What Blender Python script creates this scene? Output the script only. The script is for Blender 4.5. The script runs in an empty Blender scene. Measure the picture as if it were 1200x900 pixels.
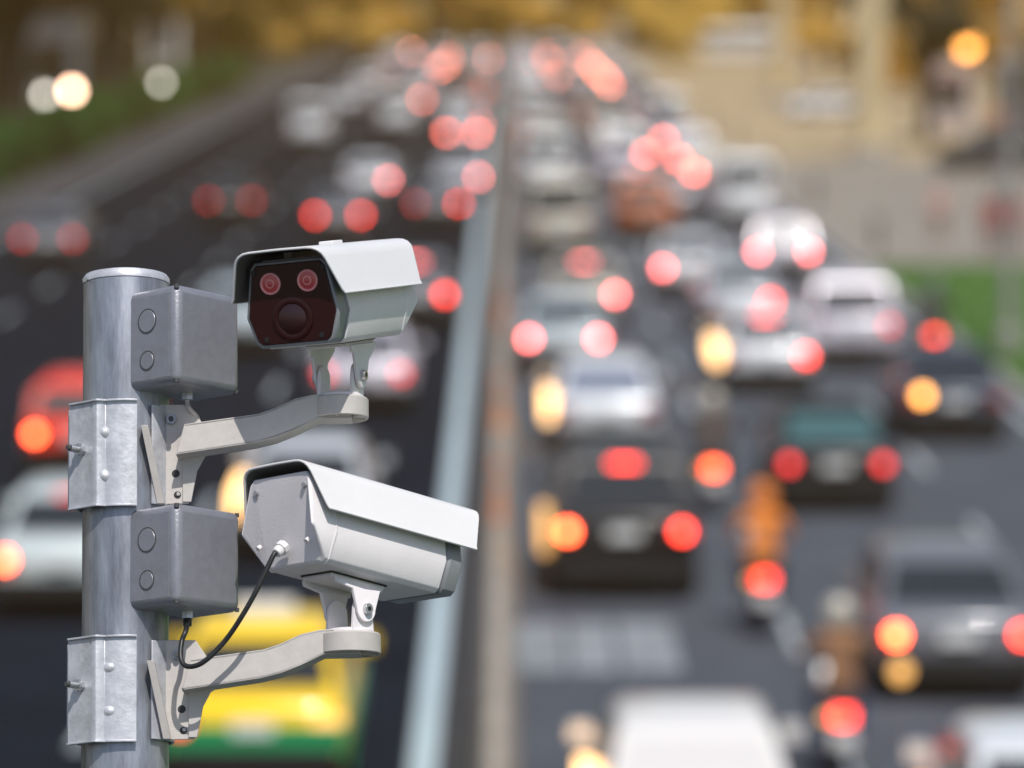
import bpy, bmesh, math, random
from mathutils import Vector, Matrix
random.seed(7)
sc = bpy.context.scene
COL = sc.collection
PI = math.pi
# ---------------------------------------------------------------- camera
H = 7.65                     # eye height on the footbridge
FP = 5000.0                  # focal length in pixels of the 1200 px wide photograph
PITCH = math.atan(475 / FP)
YAW = -8 / FP
FOCUS = 5.8
cd = bpy.data.cameras.new('camera'); cam = bpy.data.objects.new('camera', cd); COL.objects.link(cam)
cam.location = (0, 0, H); cam.rotation_euler = (PI / 2 - PITCH, 0, YAW)
cd.lens = 150; cd.sensor_width = 36; cd.clip_start = .1; cd.clip_end = 9000
cd.dof.use_dof = True; cd.dof.focus_distance = FOCUS - .05; cd.dof.aperture_fstop = 3.1
sc.camera = cam
RC = Matrix.Rotation(YAW, 3, 'Z') @ Matrix.Rotation(PI / 2 - PITCH, 3, 'X')
CR, CU, CF = RC.col[0].copy(), RC.col[1].copy(), -RC.col[2]
CP = Vector((0, 0, H))
def ray(px, py): return RC @ Vector(((px - 600) / FP, -(py - 450) / FP, -1))
# ---------------------------------------------------------------- sky, sun, exposure
SUN_EL, SUN_AZ = math.radians(61), math.radians(-163)      # azimuth from +Y clockwise: behind the viewer
S = Vector((math.sin(SUN_AZ + PI * 0) * math.cos(SUN_EL) * -1, math.cos(SUN_AZ) * math.cos(SUN_EL), math.sin(SUN_EL)))
w = bpy.data.worlds.new('World'); sc.world = w; w.use_nodes = True
nt = w.node_tree; bg = nt.nodes['Background']
sky = nt.nodes.new('ShaderNodeTexSky'); sky.sky_type = 'NISHITA'; sky.sun_disc = False
sky.sun_elevation = SUN_EL; sky.sun_rotation = math.atan2(S.x, S.y); sky.air_density = 1.2; sky.dust_density = 1.5; sky.ozone_density = 1.7
nt.links.new(sky.outputs[0], bg.inputs[0]); bg.inputs[1].default_value = .105
sl = bpy.data.lights.new('sun', 'SUN'); so = bpy.data.objects.new('sun', sl); COL.objects.link(so)
sl.energy = 3.75; sl.angle = math.radians(.53); sl.color = (1, .955, .895)
so.rotation_euler = S.to_track_quat('Z', 'Y').to_euler(); so.location = (0, -20, 60)
sc.view_settings.view_transform = 'Standard'; sc.view_settings.look = 'None'
sc.view_settings.exposure = 0.10; sc.view_settings.gamma = 1
sc.cycles.use_denoising = True
sc.cycles.max_bounces = 6; sc.cycles.volume_bounces = 0; sc.cycles.transparent_max_bounces = 8
sc.cycles.sample_clamp_indirect = 4
# ---------------------------------------------------------------- materials
def mat(name, col, rough=.5, metal=0, noise=0, nscale=20, bump=0, bscale=60, emit=None, es=0, spec=.5, stretch=(1, 1, 1), coat=0, col2=None, dirt=0):
    m = bpy.data.materials.new(name); m.use_nodes = True
    t = m.node_tree; b = t.nodes['Principled BSDF']; L = t.links.new
    b.inputs['Base Color'].default_value = (*col, 1); b.inputs['Roughness'].default_value = rough
    b.inputs['Metallic'].default_value = metal; b.inputs['Specular IOR Level'].default_value = spec
    b.inputs['Coat Weight'].default_value = coat
    tc = t.nodes.new('ShaderNodeTexCoord'); mp = t.nodes.new('ShaderNodeMapping'); mp.inputs['Scale'].default_value = stretch
    L(tc.outputs['Object'], mp.inputs[0])
    if noise or col2:
        n = t.nodes.new('ShaderNodeTexNoise'); n.inputs['Scale'].default_value = nscale; n.inputs['Detail'].default_value = 6; n.inputs['Roughness'].default_value = .65
        L(mp.outputs[0], n.inputs['Vector'])
        r = t.nodes.new('ShaderNodeValToRGB'); r.color_ramp.elements[0].position = .33; r.color_ramp.elements[1].position = .68
        c2 = col2 or tuple(min(1, c * (1 + noise)) for c in col); c1 = col if col2 else tuple(c * (1 - noise) for c in col)
        r.color_ramp.elements[0].color = (*c1, 1); r.color_ramp.elements[1].color = (*c2, 1)
        L(n.outputs[0], r.inputs[0])
        out = r.outputs[0]
        if dirt:
            n2 = t.nodes.new('ShaderNodeTexNoise'); n2.inputs['Scale'].default_value = nscale * .22; n2.inputs['Detail'].default_value = 8; n2.inputs['Roughness'].default_value = .7
            L(mp.outputs[0], n2.inputs['Vector'])
            r2 = t.nodes.new('ShaderNodeValToRGB'); r2.color_ramp.elements[0].position = .52; r2.color_ramp.elements[1].position = .8
            mx = t.nodes.new('ShaderNodeMix'); mx.data_type = 'RGBA'; mx.blend_type = 'MULTIPLY'
            r2.color_ramp.elements[0].color = (0, 0, 0, 1); r2.color_ramp.elements[1].color = (dirt, dirt, dirt, 1)
            L(n2.outputs[0], r2.inputs[0]); L(r2.outputs[0], mx.inputs[0]); L(out, mx.inputs[6]); mx.inputs[7].default_value = (.45, .4, .33, 1)
            out = mx.outputs[2]
        L(out, b.inputs['Base Color'])
        mr = t.nodes.new('ShaderNodeMapRange'); mr.inputs['To Min'].default_value = rough * .8; mr.inputs['To Max'].default_value = min(1, rough * 1.25)
        L(n.outputs[0], mr.inputs[0]); L(mr.outputs[0], b.inputs['Roughness'])
    if bump:
        n = t.nodes.new('ShaderNodeTexNoise'); n.inputs['Scale'].default_value = bscale; n.inputs['Detail'].default_value = 5
        L(mp.outputs[0], n.inputs['Vector'])
        bp = t.nodes.new('ShaderNodeBump'); bp.inputs['Strength'].default_value = bump; bp.inputs['Distance'].default_value = .002
        L(n.outputs[0], bp.inputs['Height']); L(bp.outputs[0], b.inputs['Normal'])
    if emit:
        b.inputs['Emission Color'].default_value = (*emit, 1); b.inputs['Emission Strength'].default_value = es
        m.cycles.emission_sampling = 'NONE'
    return m
M = {}
M['galv'] = mat('galvanised_steel', (.33, .345, .385), .36, .62, .42, 30, .35, 160, stretch=(1, 1, .18), dirt=.35)
M['clampsteel'] = mat('bright_zinc_steel', (.54, .55, .59), .42, .35, .17, 44, .3, 120, dirt=.4)
M['box'] = mat('grey_cast_aluminium', (.26, .265, .30), .34, .35, .07, 60, .25, 500, dirt=.3)
M['boxdark'] = mat('dark_recess', (.06, .06, .062), .7)
M['arm'] = mat('warm_grey_painted_steel', (.50, .47, .445), .5, .05, .05, 50, .08, 300, dirt=.3)
M['white'] = mat('white_enamel', (.72, .71, .715), .38, 0, .025, 14, .15, 400, coat=.15, dirt=.28, stretch=(1, .5, 1))
M['whitegrey'] = mat('pale_grey_enamel', (.76, .725, .74), .42, 0, .03, 18, .15, 400, dirt=.25)
M['bezel'] = mat('grey_bezel', (.26, .27, .29), .4, .2, .06, 30)
M['hoodshade'] = mat('hood_shade', (.10, .095, .09), .6)  # shade under the hood put into a dark colour
M['gasket'] = mat('black_gasket', (.012, .012, .013), .5)
M['window'] = mat('dark_red_tinted_front', (.022, .004, .006), .16, 0, spec=.3)
M['lensred'] = mat('deep_red_lens', (.022, .004, .006), .3, coat=.2)
M['ledring'] = mat('ir_led_ring', (.78, .30, .30), .35)
M['leddark'] = mat('ir_led_core', (.30, .03, .04), .25, coat=.6, emit=(1, .12, .13), es=.045)
M['bolt'] = mat('stainless_bolt', (.55, .55, .56), .28, .9, .1, 200)
M['cable'] = mat('black_rubber_cable', (.016, .016, .018), .42, 0, .2, 60)
M['asphalt'] = mat('worn_asphalt', (.075, .086, .104), .85, 0, .18, .8, .4, 40, spec=.05)
M['asphalt_dark'] = mat('dark_asphalt', (.011, .016, .025), .9, 0, .25, .5, .4, 40, spec=0)  # left carriageway in an even darker tone
M['paint'] = mat('road_paint', (.40, .44, .46), .6, 0, .15, 2)
M['kerbwhite'] = mat('white_painted_kerb', (.42, .52, .56), .6, 0, .12, 2)
M['median'] = mat('sooty_concrete', (.025, .025, .028), .85, 0, .3, 2)
M['tan'] = mat('tan_concrete', (.33, .29, .24), .8, 0, .25, 1.5)
M['concrete'] = mat('grey_concrete', (.28, .27, .26), .85, 0, .15, .6)
M['paving'] = mat('beige_paving', (.24, .215, .18), .85, 0, .15, .35)
M['pavedark'] = mat('dark_pavement', (.05, .049, .055), .85, 0, .2, .6)  # left pavement and kerb in a darker tone
M['paving_glow'] = mat('golden_glow_paving', (.38, .29, .17), .85, 0, .2, .25)  # golden glow over the far plaza put into the paving colour
M['grass'] = mat('grass_green', (.06, .15, .022), .9, 0, .3, 3)
M['earth'] = mat('dusty_ground', (.16, .15, .135), .95, 0, .25, .1)
M['bark'] = mat('tree_bark', (.03, .022, .016), .9, 0, .35, 6)
def leafmat(name, a, b_):
    m = mat(name, a, .6, 0, 0, 1.2, col2=b_); t = m.node_tree; p = t.nodes['Principled BSDF']
    tr = t.nodes.new('ShaderNodeBsdfTranslucent'); mx = t.nodes.new('ShaderNodeMixShader'); mx.inputs[0].default_value = .35
    t.links.new(p.inputs['Base Color'].links[0].from_socket, tr.inputs['Color'])
    t.links.new(p.outputs[0], mx.inputs[1]); t.links.new(tr.outputs[0], mx.inputs[2]); t.links.new(mx.outputs[0], t.nodes['Material Output'].inputs['Surface'])
    return m
M['leaf_dark'] = leafmat('dark_leaves', (.012, .016, .005), (.05, .042, .010))
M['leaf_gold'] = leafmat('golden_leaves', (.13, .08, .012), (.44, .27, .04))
M['leaf_goldlit'] = leafmat('glow_tinted_golden_leaves', (.58, .35, .06), (.92, .66, .18))  # brighter copy of the golden leaves, far golden glow put into the colour
M['leaf_hedge'] = leafmat('hedge_leaves', (.010, .05, .004), (.03, .13, .010))
M['soil'] = mat('dark_planted_soil', (.028, .032, .014), .95, 0, .4, .2)
M['wornpaint'] = mat('worn_road_paint', (.22, .25, .27), .7, 0, .3, 1.2)
M['leaf_glow'] = leafmat('yellow_glow_leaves', (.60, .38, .05), (.85, .66, .20))  # yellow flare painted as leaf colour
M['leaf_green'] = leafmat('green_leaves', (.03, .07, .012), (.09, .14, .03))
M['glass'] = mat('car_glass', (.02, .025, .03), .22, spec=.6)
M['glassbright'] = mat('sky_glare_car_glass', (.62, .66, .72), .12, .85)  # pale mirror-like base stands in for sky glare on the pane
M['glasswarm'] = mat('warm_glare_car_glass', (.74, .71, .68), .35, .3)  # warm sky glare put into the pane colour
M['glassteal'] = mat('teal_car_glass', (.05, .12, .12), .08, spec=.8, coat=.8)
M['black'] = mat('black_plastic', (.015, .015, .017), .5)
M['tyre'] = mat('tyre_rubber', (.012, .012, .012), .8)
M['rim'] = mat('alloy_rim', (.4, .4, .42), .3, .8)
M['plate'] = mat('number_plate', (.7, .7, .68), .5)
M['skin'] = mat('skin', (.38, .22, .15), .55)
M['orange'] = mat('orange_plastic', (.75, .22, .04), .5)
RED = (1, .045, .025)
for k, s_, c in (('lamp_off', 0, RED), ('lamp_dim', 1.8, (1, .05, .05)), ('lamp', 7.5, RED), ('lamp_hot', 12, (1, .10, .03)), ('lamp_pink', 11, (1, .17, .16)), ('lamp_far', 20, (1, .15, .10)), ('lamp_vfar', 30, (1, .22, .12)),
                 ('amber', 9, (1, .40, .08)), ('amber_soft', 1.1, (1, .62, .30)), ('sun_glint', 4.2, (1, .58, .24)), ('amber_dim', 1.5, (1, .5, .15)), ('lampwhite', 7, (1, .95, .85)), ('lamppeach', 20, (1, .62, .42))):  # the golden glow and dim amber also imitate sun glints on car flanks
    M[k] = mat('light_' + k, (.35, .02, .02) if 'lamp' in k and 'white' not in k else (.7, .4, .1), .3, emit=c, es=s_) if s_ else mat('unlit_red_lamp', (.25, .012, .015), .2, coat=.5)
def paintmat(name, c, metal=.2, rough=.28): 
    dark = max(c) < .1; M[name] = mat(name + '_paint', c, rough + .1 * dark, 0 if name in ('p_red', 'p_yellow', 'p_green') else metal, 0, coat=.15 if dark else .05 if name == 'p_red' else .5); return M[name]
for n_, c in dict(p_cream=(.84, .81, .77), p_white=(.74, .76, .78), p_silver=(.58, .61, .65), p_blue=(.46, .54, .58), p_black=(.009, .0095, .011), p_navy=(.035, .05, .075), p_grey=(.16, .17, .19), p_red=(.88, .04, .012), p_orange=(.45, .13, .045), p_lilac=(.66, .63, .70), p_yellow=(.90, .60, .005), p_green=(.02, .30, .11), p_teal=(.62, .70, .69), p_beige=(.48, .45, .38), p_darkred=(.22, .02, .025), p_pink=(.60, .30, .32)).items(): paintmat(n_, c)
# ---------------------------------------------------------------- mesh helpers
class MB:
    def __init__(s, k=1.0): s.v = []; s.f = []; s.k = k
    def add(s, vs, fs):
        n = len(s.v); s.v += [Vector(p) * s.k for p in vs]; s.f += [[i + n for i in f] for f in fs]; return s
    def box(s, x0, x1, y0, y1, z0, z1, mtx=None):
        vs = [Vector((x, y, z)) for z in (z0, z1) for y in (y0, y1) for x in (x0, x1)]
        if mtx: vs = [mtx @ p for p in vs]
        return s.add(vs, [(0, 2, 3, 1), (4, 5, 7, 6), (0, 1, 5, 4), (2, 6, 7, 3), (0, 4, 6, 2), (1, 3, 7, 5)])
    def prism(s, pts, vec):
        n = len(pts); vec = Vector(vec); a = [Vector(p) for p in pts]
        return s.add(a + [p + vec for p in a], [list(range(n))[::-1], list(range(n, 2 * n))] + [(i, (i + 1) % n, (i + 1) % n + n, i + n) for i in range(n)])
    def loft(s, rings, cap=True, closed=True):
        n = len(rings[0]); vs = [p for r in rings for p in r]; fs = []
        for k in range(len(rings) - 1):
            for i in range(n if closed else n - 1):
                j = (i + 1) % n; fs.append((k * n + i, k * n + j, (k + 1) * n + j, (k + 1) * n + i))
        if cap and closed: fs.append(list(range(n))[::-1]); fs.append([(len(rings) - 1) * n + i for i in range(n)])
        return s.add(vs, fs)
    def cyl(s, a, b, r, r2=None, n=20, cap=True):
        a, b = Vector(a), Vector(b); d = (b - a).normalized(); u = d.orthogonal().normalized(); v = d.cross(u); r2 = r if r2 is None else r2
        R_ = lambda c, q: [c + (u * math.cos(2 * PI * i / n) + v * math.sin(2 * PI * i / n)) * q for i in range(n)]
        return s.loft([R_(a, r), R_(b, r2)], cap)
    def lathe(s, c, d, prof, n=28):      # prof: (radius, distance along d)
        c, d = Vector(c), Vector(d).normalized(); u = d.orthogonal().normalized(); v = d.cross(u)
        return s.loft([[c + d * h + (u * math.cos(2 * PI * i / n) + v * math.sin(2 * PI * i / n)) * max(r, .001) for i in range(n)] for r, h in prof])
    def tube(s, path, r, n=10):
        P = [Vector(p) for p in path]; rings = []; u = None
        for i, p in enumerate(P):
            d = (P[min(i + 1, len(P) - 1)] - P[max(i - 1, 0)]).normalized()
            u = d.orthogonal().normalized() if u is None else (u - d * u.dot(d)).normalized()
            v = d.cross(u); q = r[i] if isinstance(r, (list, tuple)) else r
            rings.append([p + (u * math.cos(2 * PI * k / n) + v * math.sin(2 * PI * k / n)) * q for k in range(n)])
        return s.loft(rings)
    def sheet(s, pts, th, lo, hi, mp):   # bent sheet: 2D section, thickness, extrusion range per point
        n = len(pts); off = []
        for i in range(n):
            a = Vector(pts[max(i - 1, 0)]); b = Vector(pts[min(i + 1, n - 1)]); d = (b - a).normalized()
            off.append(Vector(pts[i]) + Vector((-d.y, d.x)) * th)
        lo_ = lo if callable(lo) else (lambda i: lo); hi_ = hi if callable(hi) else (lambda i: hi)
        vs = []
        for i in range(n):
            p, q = Vector(pts[i]), off[i]
            vs += [mp(p.x, p.y, lo_(i)), mp(p.x, p.y, hi_(i)), mp(q.x, q.y, hi_(i)), mp(q.x, q.y, lo_(i))]
        fs = [(0, 1, 2, 3), tuple(4 * (n - 1) + k for k in (3, 2, 1, 0))]
        for i in range(n - 1):
            for k in range(4): fs.append((4 * i + k, 4 * i + 4 + k, 4 * i + 4 + (k + 1) % 4, 4 * i + (k + 1) % 4))
        return s.add(vs, fs)
    def mesh(s, name, smooth=True, angle=35):
        me = bpy.data.meshes.new(name); bm = bmesh.new(); bv = [bm.verts.new(p) for p in s.v]
        for f in s.f:
            try: bm.faces.new([bv[i] for i in f])
            except ValueError: pass
        bmesh.ops.recalc_face_normals(bm, faces=bm.faces)
        if smooth:
            for f in bm.faces: f.smooth = True
            for e in bm.edges:
                if len(e.link_faces) == 2 and e.calc_face_angle(0) > math.radians(angle): e.smooth = False
        bm.to_mesh(me); bm.free(); return me
    def build(s, name, m, parent=None, bevel=0, smooth=True, angle=35):
        me = s.mesh(name, smooth, angle); me.materials.append(m if not isinstance(m, str) else M[m])
        return put(name, me, parent, bevel)
def put(name, me, parent=None, bevel=0):
    o = bpy.data.objects.new(name, me); COL.objects.link(o)
    if parent: o.parent = parent
    if bevel:
        b = o.modifiers.new('edge', 'BEVEL'); b.width = bevel; b.segments = 3; b.limit_method = 'ANGLE'; b.angle_limit = math.radians(30); b.harden_normals = False
    return o
def tag(o, label=None, cat=None, group=None, kind=None):
    if label: o['label'] = label
    if cat: o['category'] = cat
    if group: o['group'] = group
    if kind: o['kind'] = kind
    return o
def thing(name, label, cat, mtx=None, group=None):
    o = bpy.data.objects.new(name, None); COL.objects.link(o); o.empty_display_size = .1
    if mtx: o.matrix_world = mtx
    return tag(o, label, cat, group)
def struct(name, mb, m, bevel=0, smooth=False):
    return tag(mb.build(name, m, None, bevel, smooth), kind='structure')
def copy_tree(o, parent=None):
    c = o.copy(); COL.objects.link(c); c.parent = parent
    for ch in list(o.children): copy_tree(ch, c)
    return c
# ================================================================ THE SETTING
struct('ground', MB().box(-1500, 1500, -300, 3500, -1, -.02), 'earth')
struct('road_right', MB().add([(.15, -60, 0), (9.3, -60, 0), (9.3, 1400, 0), (.15, 1400, 0)], [(0, 1, 2, 3)]), 'asphalt')
struct('road_left', MB().add([(-15.3, -60, 0), (-.95, -60, 0), (-.95, 1400, 0), (-15.3, 1400, 0)], [(0, 1, 2, 3)]), 'asphalt_dark')
struct('median', MB().box(-.658, .12, -60, 1400, -.01, .12), 'median')
struct('kerb_median', MB().box(-.92, -.66, -60, 1400, -.01, .15), 'kerbwhite', .015)
struct('kerb_left', MB().box(-15.6, -15.3, -60, 1400, -.01, .15), 'pavedark', .02)
struct('planted_ground_left', MB().box(-120, -17.802, -60, 900, -.015, .10), 'soil')
struct('pavement_left', MB().box(-17.8, -15.602, -60, 1400, -.01, .13), 'pavedark')
struct('kerb_right', MB().box(9.3, 9.6, -60, 1400, -.01, .15), 'concrete', .02)
struct('pavement_right', MB().box(9.602, 60, 113, 176, -.01, .14), 'paving')
struct('paving_far_glow', MB().box(9.602, 60, 176.002, 436, -.01, .145), 'paving_glow')  # warmer copy of the paving, tinted for the far golden glow
struct('lawn_base', MB().box(9.602, 60, -60, 112.99, -.01, .10), 'grass')
mk = MB(); mk2 = MB()
for X in (3.35, 6.6):
    y = 30
    while y < 500: mk.add([(X - .06, y, .004), (X + .06, y, .004), (X + .06, y + 3, .004), (X - .06, y + 3, .004)], [(0, 1, 2, 3)]); y += 9
for X in (-4.3, -7.8, -11.4):
    y = 33
    while y < 500: mk.add([(X - .06, y, .004), (X + .06, y, .004), (X + .06, y + 3, .004), (X - .06, y + 3, .004)], [(0, 1, 2, 3)]); y += 9
for X in (9.05, -14.9): mk.add([(X - .07, -20, .004), (X + .07, -20, .004), (X + .07, 900, .004), (X - .07, 900, .004)], [(0, 1, 2, 3)])
# worn bars painted in the first lane
def slow_bars(cx, y0):
    z = .006
    for a, b in ((-.95, -.35), (-.28, .22), (.3, .95)): mk2.add([(cx + p, y0 + q, z) for p, q in ((a, 0), (b, 0), (b, 3.6), (a, 3.6))], [(0, 1, 2, 3)])
slow_bars(1.02, 46.8); slow_bars(5.0, 150)
struct('road_markings', mk, 'paint'); struct('road_worn_bars', mk2, 'wornpaint')
# grass blades on the lawn
bm_ = MB(); rg = random.Random(3)
for _ in range(9000):
    x = 9.7 + rg.random() ** 1.5 * 14; y = rg.uniform(60, 112); h = rg.uniform(.06, .22); a = rg.uniform(0, PI); dx, dy = math.cos(a) * .03, math.sin(a) * .03
    bm_.add([(x - dx, y - dy, .10), (x + dx, y + dy, .10), (x + rg.uniform(-.05, .05), y, .1 + h)], [(0, 1, 2)])
tag(bm_.build('grass', 'grass', None, 0, False), 'short green grass growing on the verge right of the road', 'grass', kind='stuff')
# median barrier
bt = thing('median_barrier', 'low tan concrete barrier running along the dark median', 'barrier')
seg = None
for k in range(60):
    if seg is None:
        seg = MB().loft([[(x, 0, z) for x, z in ((-.2, .12), (.2, .12), (.16, .28), (.08, .55), (-.08, .55), (-.16, .28))], [(x, 3.9, z) for x, z in ((-.2, .12), (.2, .12), (.16, .28), (.08, .55), (-.08, .55), (-.16, .28))]]).mesh('barrier_segment', False); seg.materials.append(M['tan'])
    o = put('barrier_segment', seg, bt); o.location = (-.09, 24 + 4 * k, 0)
# orange delineators on it
dl = MB(); dl.lathe((0, 0, 0), (0, 0, 1), [(.11, 0), (.11, .04), (.045, .06), (.045, .75), (.03, .78), (0, .79)], 12)
band = MB(); band.lathe((0, 0, 0), (0, 0, 1), [(.049, .5), (.049, .62)], 12)
d0 = None
for k, (y, ps) in enumerate(((56, 'beside the black car'), (67.5, 'beside the white pickup-bodied car'), (88, 'beyond the silver car'))):
    t = thing('delineator_post', 'orange delineator post on the median barrier ' + ps, 'post', Matrix.Translation((-.09, y, .55)), 'orange delineator posts on the median')
    if d0 is None: d0 = (dl.mesh('post'), band.mesh('band')); d0[0].materials.append(M['orange']); d0[1].materials.append(M['paint'])
    put('post', d0[0], t); put('reflective_band', d0[1], t)
# ---------------------------------------------------------------- trees, hedges
def leaf_mesh(name, blobs, n, size, m, seed):
    r = random.Random(seed); mb = MB()
    for k in range(n):
        c, rad = blobs[r.randrange(len(blobs))]
        d = Vector((r.gauss(0, 1), r.gauss(0, 1), r.gauss(0, 1))).normalized() * (rad * r.random() ** .45)
        p = Vector(c) + Vector((d.x, d.y, d.z * .75)); a = Vector((r.gauss(0, 1), r.gauss(0, 1), r.gauss(0, 1))).normalized() * size * r.uniform(.5, 1.2)
        b = a.orthogonal().normalized() * size * r.uniform(.3, .7)
        mb.add([p - a, p - b, p + a, p + b], [(0, 1, 2, 3)])
    me = mb.mesh(name, False); me.materials.append(m); return me
def tree_meshes(seed, trunk_h, rt, spread, m, n=2600, low=2.6, size=.28):
    r = random.Random(seed); blobs = []; tb = MB()
    tb.tube([(0, 0, -.1), (.05, 0, trunk_h * .4), (r.uniform(-.2, .2), r.uniform(-.2, .2), trunk_h), (r.uniform(-.5, .5), 0, trunk_h + 3)], [rt * 1.25, rt, rt * .8, rt * .3], 10)
    for k in range(9):
        a = k * 2.4 + r.random(); q = spread * r.uniform(.35, 1); z = r.uniform(low, trunk_h + 4.5)
        c = (math.cos(a) * q, math.sin(a) * q, z + 1); blobs.append((c, r.uniform(1.1, 2.1)))
        tb.tube([(0, 0, min(trunk_h, z) * .8), (c[0] * .5, c[1] * .5, z * .85 + .4), c], [rt * .4, rt * .25, rt * .1], 6)
    tm = tb.mesh('trunk'); tm.materials.append(M['bark'])
    return tm, leaf_mesh('crown', blobs, n, size, m, seed)
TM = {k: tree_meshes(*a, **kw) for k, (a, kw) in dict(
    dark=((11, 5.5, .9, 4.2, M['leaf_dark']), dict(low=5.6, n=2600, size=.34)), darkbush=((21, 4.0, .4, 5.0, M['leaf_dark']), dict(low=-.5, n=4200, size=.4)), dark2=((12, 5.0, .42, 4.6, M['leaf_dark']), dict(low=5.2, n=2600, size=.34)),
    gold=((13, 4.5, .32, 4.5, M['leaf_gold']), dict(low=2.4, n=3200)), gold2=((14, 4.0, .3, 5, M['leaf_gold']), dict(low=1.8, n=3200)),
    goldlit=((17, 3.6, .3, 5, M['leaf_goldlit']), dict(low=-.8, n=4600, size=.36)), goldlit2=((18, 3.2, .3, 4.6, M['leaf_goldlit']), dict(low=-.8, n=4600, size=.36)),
    green=((15, 4.0, .3, 4.6, M['leaf_green']), dict(low=2.2, n=3000)), yellow=((16, 3.2, .26, 4.2, M['leaf_glow']), dict(low=-.3, n=3200))).items()}
def tree(kind, x, y, label, group, sc_=1, rz=0, name='tree'):
    t = thing(name, label, 'tree', Matrix.Translation((x, y, 0)) @ Matrix.Rotation(rz, 4, 'Z') @ Matrix.Scale(sc_, 4), group)
    put('trunk', TM[kind][0], t); put('crown', TM[kind][1], t); return t
ORD = ('first', 'second', 'third', 'fourth', 'fifth', 'sixth', 'seventh', 'eighth', 'ninth', 'tenth', 'eleventh', 'twelfth', 'thirteenth', 'fourteenth')
G = 'trees along the left pavement'
LT = [('dark', -19.45, 168, 'dark thick-trunked tree at the photo\'s left border behind the hedge'), ('dark', -19.0, 206, 'dark thick-trunked tree right of the lit globe lamps on the left'),
      ('dark2', -23.5, 232, 'dark tree behind the pale kiosks on the left, second row'), ('gold', -18.3, 262, 'brownish gold tree just right of the tall pale kiosk on the left'),
      ('gold2', -19.6, 300, 'golden tree over the left pavement, third trunk after the globe lamps'), ('gold', -20.5, 345, 'golden tree over the left pavement above the white van'),
      ('gold2', -19.5, 400, 'golden tree farther along the left pavement, smaller with distance')]
for i, (k, x, y, l) in enumerate(LT): tree(k, x, y, l, G, 1, i * 1.7)
for i in range(5):
    tree(('goldlit', 'gold', 'goldlit2')[i % 3], -19 + (i % 3) * 1.4, 425 + i * 12, ORD[i] + ' far tree in the hazy row left of the road, counted away from the camera', 'far trees left of the road', 1.1, i * 2.1)
for i in range(14):
    tree(('goldlit', 'goldlit2')[i % 2] if not 8 <= i <= 10 else 'yellow', -30 + i * 5.4, 425 + (i * 37) % 30, ORD[i] + ' tree from the left in the golden belt closing the end of the road', 'trees at the far end of the road', 1.35, i)
for i in range(9):
    tree('green', -30 + i * 8.2, 520 + (i * 23) % 30, ORD[i] + ' tree from the left in the taller green belt behind the golden one', 'green trees behind the golden belt', 2.1, i)
for i, (k, x, y, l) in enumerate([('yellow', 14.6, 385, 'added tree with bright yellow glow painted into its leaves beside the far right kerb'), ('yellow', 18.5, 420, 'second added tree with painted yellow glow behind the brightest one'),  # yellow trees added where there is only a yellow glow
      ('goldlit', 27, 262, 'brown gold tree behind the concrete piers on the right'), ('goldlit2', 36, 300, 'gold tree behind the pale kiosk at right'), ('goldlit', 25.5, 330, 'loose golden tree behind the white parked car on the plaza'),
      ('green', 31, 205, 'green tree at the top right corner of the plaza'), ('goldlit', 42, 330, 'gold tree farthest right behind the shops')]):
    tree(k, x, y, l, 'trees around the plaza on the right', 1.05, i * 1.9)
for i in range(8):
    tree(('darkbush', 'gold', 'darkbush')[i % 3], -30 - (i % 2) * 3, 200 + i * 38, ORD[i] + ' tree in the second row behind the left pavement', 'second row of trees on the left', 1.2, i * 2.4)
def hedge(y0, y1, label):
    r = random.Random(int(y0)); mb = MB()
    for _ in range(int((y1 - y0) * 110)):
        p = Vector((-19.2 + r.uniform(-1.2, 1.2), r.uniform(y0, y1), .1 + 2.2 * r.random() ** .6)); a = Vector((r.gauss(0, 1), r.gauss(0, 1), r.gauss(0, 1))).normalized() * .2; b = a.orthogonal() * .6
        mb.add([p - a, p - b, p + a, p + b], [(0, 1, 2, 3)])
    t = thing('hedge', label, 'hedge', None, 'clipped hedges along the left pavement')
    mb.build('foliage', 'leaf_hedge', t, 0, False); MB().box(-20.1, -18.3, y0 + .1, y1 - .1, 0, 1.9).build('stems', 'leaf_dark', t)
hedge(120, 164, 'dark green hedge along the left pavement, nearest piece'); hedge(166, 214, 'dark green hedge below the globe lamps on the left'); hedge(217, 300, 'long green hedge beyond the lamps on the left')
# ---------------------------------------------------------------- buildings and street furniture in the blur
def building(x0, x1, y0, y1, h, m, label, rows, cols, face='y', wm='glass', name='building'):
    t = thing(name, label, 'building')
    MB().box(x0, x1, y0, y1, 0, h).build('wall', m, t, 0, False)
    MB().box(x0 - .3, x1 + .3, y0 - .3, y1 + .3, h, h + .35).build('roof', 'concrete', t, 0, False)
    for r in range(rows):
        for c in range(cols):
            zz = .9 + r * 3.1
            if face == 'y':
                a = x0 + (x1 - x0) * (c + .18) / cols; b = x0 + (x1 - x0) * (c + .82) / cols
                f = MB().box(a, b, y0 - .06, y0 + .02, zz, zz + 1.7).build('window', 'white', t, 0, False); MB().box(a + .08, b - .08, y0 - .08, y0 - .03, zz + .08, zz + 1.62).build('pane', wm, f, 0, False)
            else:
                a = y0 + (y1 - y0) * (c + .18) / cols; b = y0 + (y1 - y0) * (c + .82) / cols; X = x0 if face == '-x' else x1; sg = -1 if face == '-x' else 1
                e0, e1 = sorted((X - sg * .02, X + sg * .06)); g0, g1 = sorted((X + sg * .03, X + sg * .08))
                f = MB().box(e0, e1, a, b, zz, zz + 1.7).build('window', 'white', t, 0, False); MB().box(g0, g1, a + .08, b - .08, zz + .08, zz + 1.62).build('pane', wm, f, 0, False)
    return t
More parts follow.
